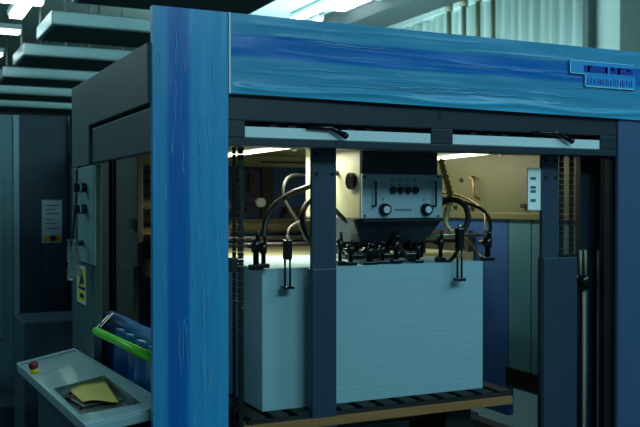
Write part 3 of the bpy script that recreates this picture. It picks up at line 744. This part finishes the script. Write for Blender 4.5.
m.build('pictogram', 'black', t)
# crumpled bags on a hook
def bag(px, y0, y1, w, X, label):
    vs = []; n = 14; k = 12; random.seed(px)
    a = P(px, y0, X=X)
    for i in range(n+1):
        f_ = i/n; z = P(px, y0+(y1-y0)*f_, X=X).z; ww = w*(.25+.9*math.sin(min(1, f_*1.3)*math.pi/2)*(1-.35*f_))
        for j in range(k):
            th = 2*math.pi*j/k; r = 1+.25*random.uniform(-1, 1)
            vs.append((X+ww*.45*math.cos(th)*r, a.y+ww*math.sin(th)*r, z))
    fs = [(i*k+j, i*k+(j+1) % k, (i+1)*k+(j+1) % k, (i+1)*k+j) for i in range(n) for j in range(k)]
    fs += [tuple(range(k)), tuple(n*k+j for j in range(k))]
    return vs, fs
hk = thing('hanging_bag', 'crumpled clear plastic bag hanging beside the switch plate', 'bag', P(75, 278, X=-.06))
vs, fs = bag(75, 240, 276, .05, -.06, ''); MB().add(vs, fs, True).build('bag_body', 'plastic_bag', hk)
vs, fs = bag(70, 262, 280, .03, -.09, ''); MB().add(vs, fs, True).build('bag_corner', 'plastic_bag', hk)
vs, fs = bag(69, 239, 262, .018, -.10, ''); MB().add(vs, fs, True).build('bag_corner', 'plastic_bag', hk)
MB().tube([P(67, 240.5, X=-.11), P(74, 240, X=-.07), P(83, 243, X=-.012)], .003, 6).build('hook', 'steel', hk)
MB().tube(spline([P(72.5, 241, X=-.06), P(74.5, 215, X=-.05), P(76, 190, X=-.03), P(76, 170, X=-.012)]), .005, 6).build('cord', 'black', hk)

# ------------------------------------------------------------------ green tube and blue film roll
g0 = P(96, 331, X=-.005); g1 = Vector((.03, .06, P(152, 357.5, X=.03).z))
t = thing('film_tube', 'bright green tube lying along the machine side above the console', 'tube', (g0+g1)/2)
MB().tube([g0, g1], .0165, 20).build('tube_wall', 'green', t)
dd = (g0-g1).normalized()
MB().tube([g0, g0+dd*.008], [.0165, .012], 20).build('end_cap', 'label_white', t)
r0 = P(110, 317, X=.12); r1 = Vector((.12, .09, r0.z))
t = thing('film_roll', 'roll of blue plastic film with its loose end hanging behind the green tube', 'film roll', (.12, .6, r0.z-.4))
vs = []; fs = []; n = 40; k = 18
for i in range(n+1):
    f_ = i/n; c = r0.lerp(r1, f_)
    for j in range(k):
        th = 2*math.pi*j/k; r = .030+.0018*math.sin(f_*17+j)+.0015*math.sin(j*2+f_*13)
        vs.append((c.x+r*math.cos(th), c.y, c.z+r*math.sin(th)))
fs = [(i*k+j, i*k+(j+1) % k, (i+1)*k+(j+1) % k, (i+1)*k+j) for i in range(n) for j in range(k)]+[tuple(range(k)), tuple(n*k+j for j in range(k))]
MB().add(vs, fs, True).build('roll', 'film_sheet', t)
vs = []; n = 50; k = 24
for i in range(n+1):
    for j in range(k+1):
        u, v = i/n, j/k; y = r0.y+(r1.y-r0.y)*u
        vs.append((.12-.032+.03*v*math.sin(u*15+v*3)+.012*math.sin(u*37), y, r0.z-.005-v*(.36+.05*math.sin(u*5))))
fs = [(i*(k+1)+j, (i+1)*(k+1)+j, (i+1)*(k+1)+j+1, i*(k+1)+j+1) for i in range(n) for j in range(k)]
o = MB().add(vs, fs, True).build('loose_sheet', 'film_sheet', t); s_ = o.modifiers.new('s', 'SOLIDIFY'); s_.thickness = .002
one('tie_string', MB().tube([g0+Vector((0, 0, .012)), P(109, 314.5, X=.10), P(113, 313, X=.10), g0+Vector((.01, -.04, .022))], .0025, 6), 'label_white', 'white string looped between the green tube end and the film roll', 'string')
one('lower_shelf', MB().box(.0, .24, .1, .9, .55, .58), 'black', 'dark shelf under the blue film along the machine side', 'shelf')

# ------------------------------------------------------------------ lights
def area(name, loc, rot, sx, sy, power, color):
    l = bpy.data.lights.new(name, 'AREA'); l.shape = 'RECTANGLE'; l.size = sx; l.size_y = sy; l.energy = power; l.color = color
    o = bpy.data.objects.new(name, l); col.objects.link(o); o.location = loc; o.rotation_euler = rot; return o
TEAL = (.46, .87, .95)
area('room_light_front', (.9, -4.6, 4.3), (math.radians(38), 0, math.radians(0)), 3.0, 1.0, 142, TEAL)
area('room_light_right', (3.8, -2.5, 4.3), (math.radians(20), 0, math.radians(20)), 1.0, 3.0, 80, (.38, .78, 1.0))
area('room_light_left', (-3.2, 5.5, 4.2), (0, math.radians(-25), 0), 1.0, 5.0, 110, (.5, .9, .95))
area('ceiling_fill', (4.4, 8, 2.7), (math.pi, math.radians(28), 0), 1.0, 4.0, 175, (.62, .96, 1.0))  # added upward fill, hidden behind the blue beam; brightens ceiling and right wall
area('canopy_light_left', (.85, 1.0, 1.77), (0, 0, 0), .06, 1.0, 11, (1.0, .97, .76))
area('canopy_light_right', (1.80, 1.1, 1.77), (0, math.radians(-25), 0), .06, 1.0, 3.2, (1.0, .95, .68))
w = bpy.data.worlds.new('world'); sc.world = w; w.use_nodes = True
w.node_tree.nodes['Background'].inputs[0].default_value = (.30, .62, .78, 1)
w.node_tree.nodes['Background'].inputs[1].default_value = .16
sc.view_settings.view_transform = 'Standard'; sc.view_settings.look = 'None'; sc.view_settings.gamma = 1; sc.view_settings.use_curve_mapping = False
sc.view_settings.exposure = 0.0
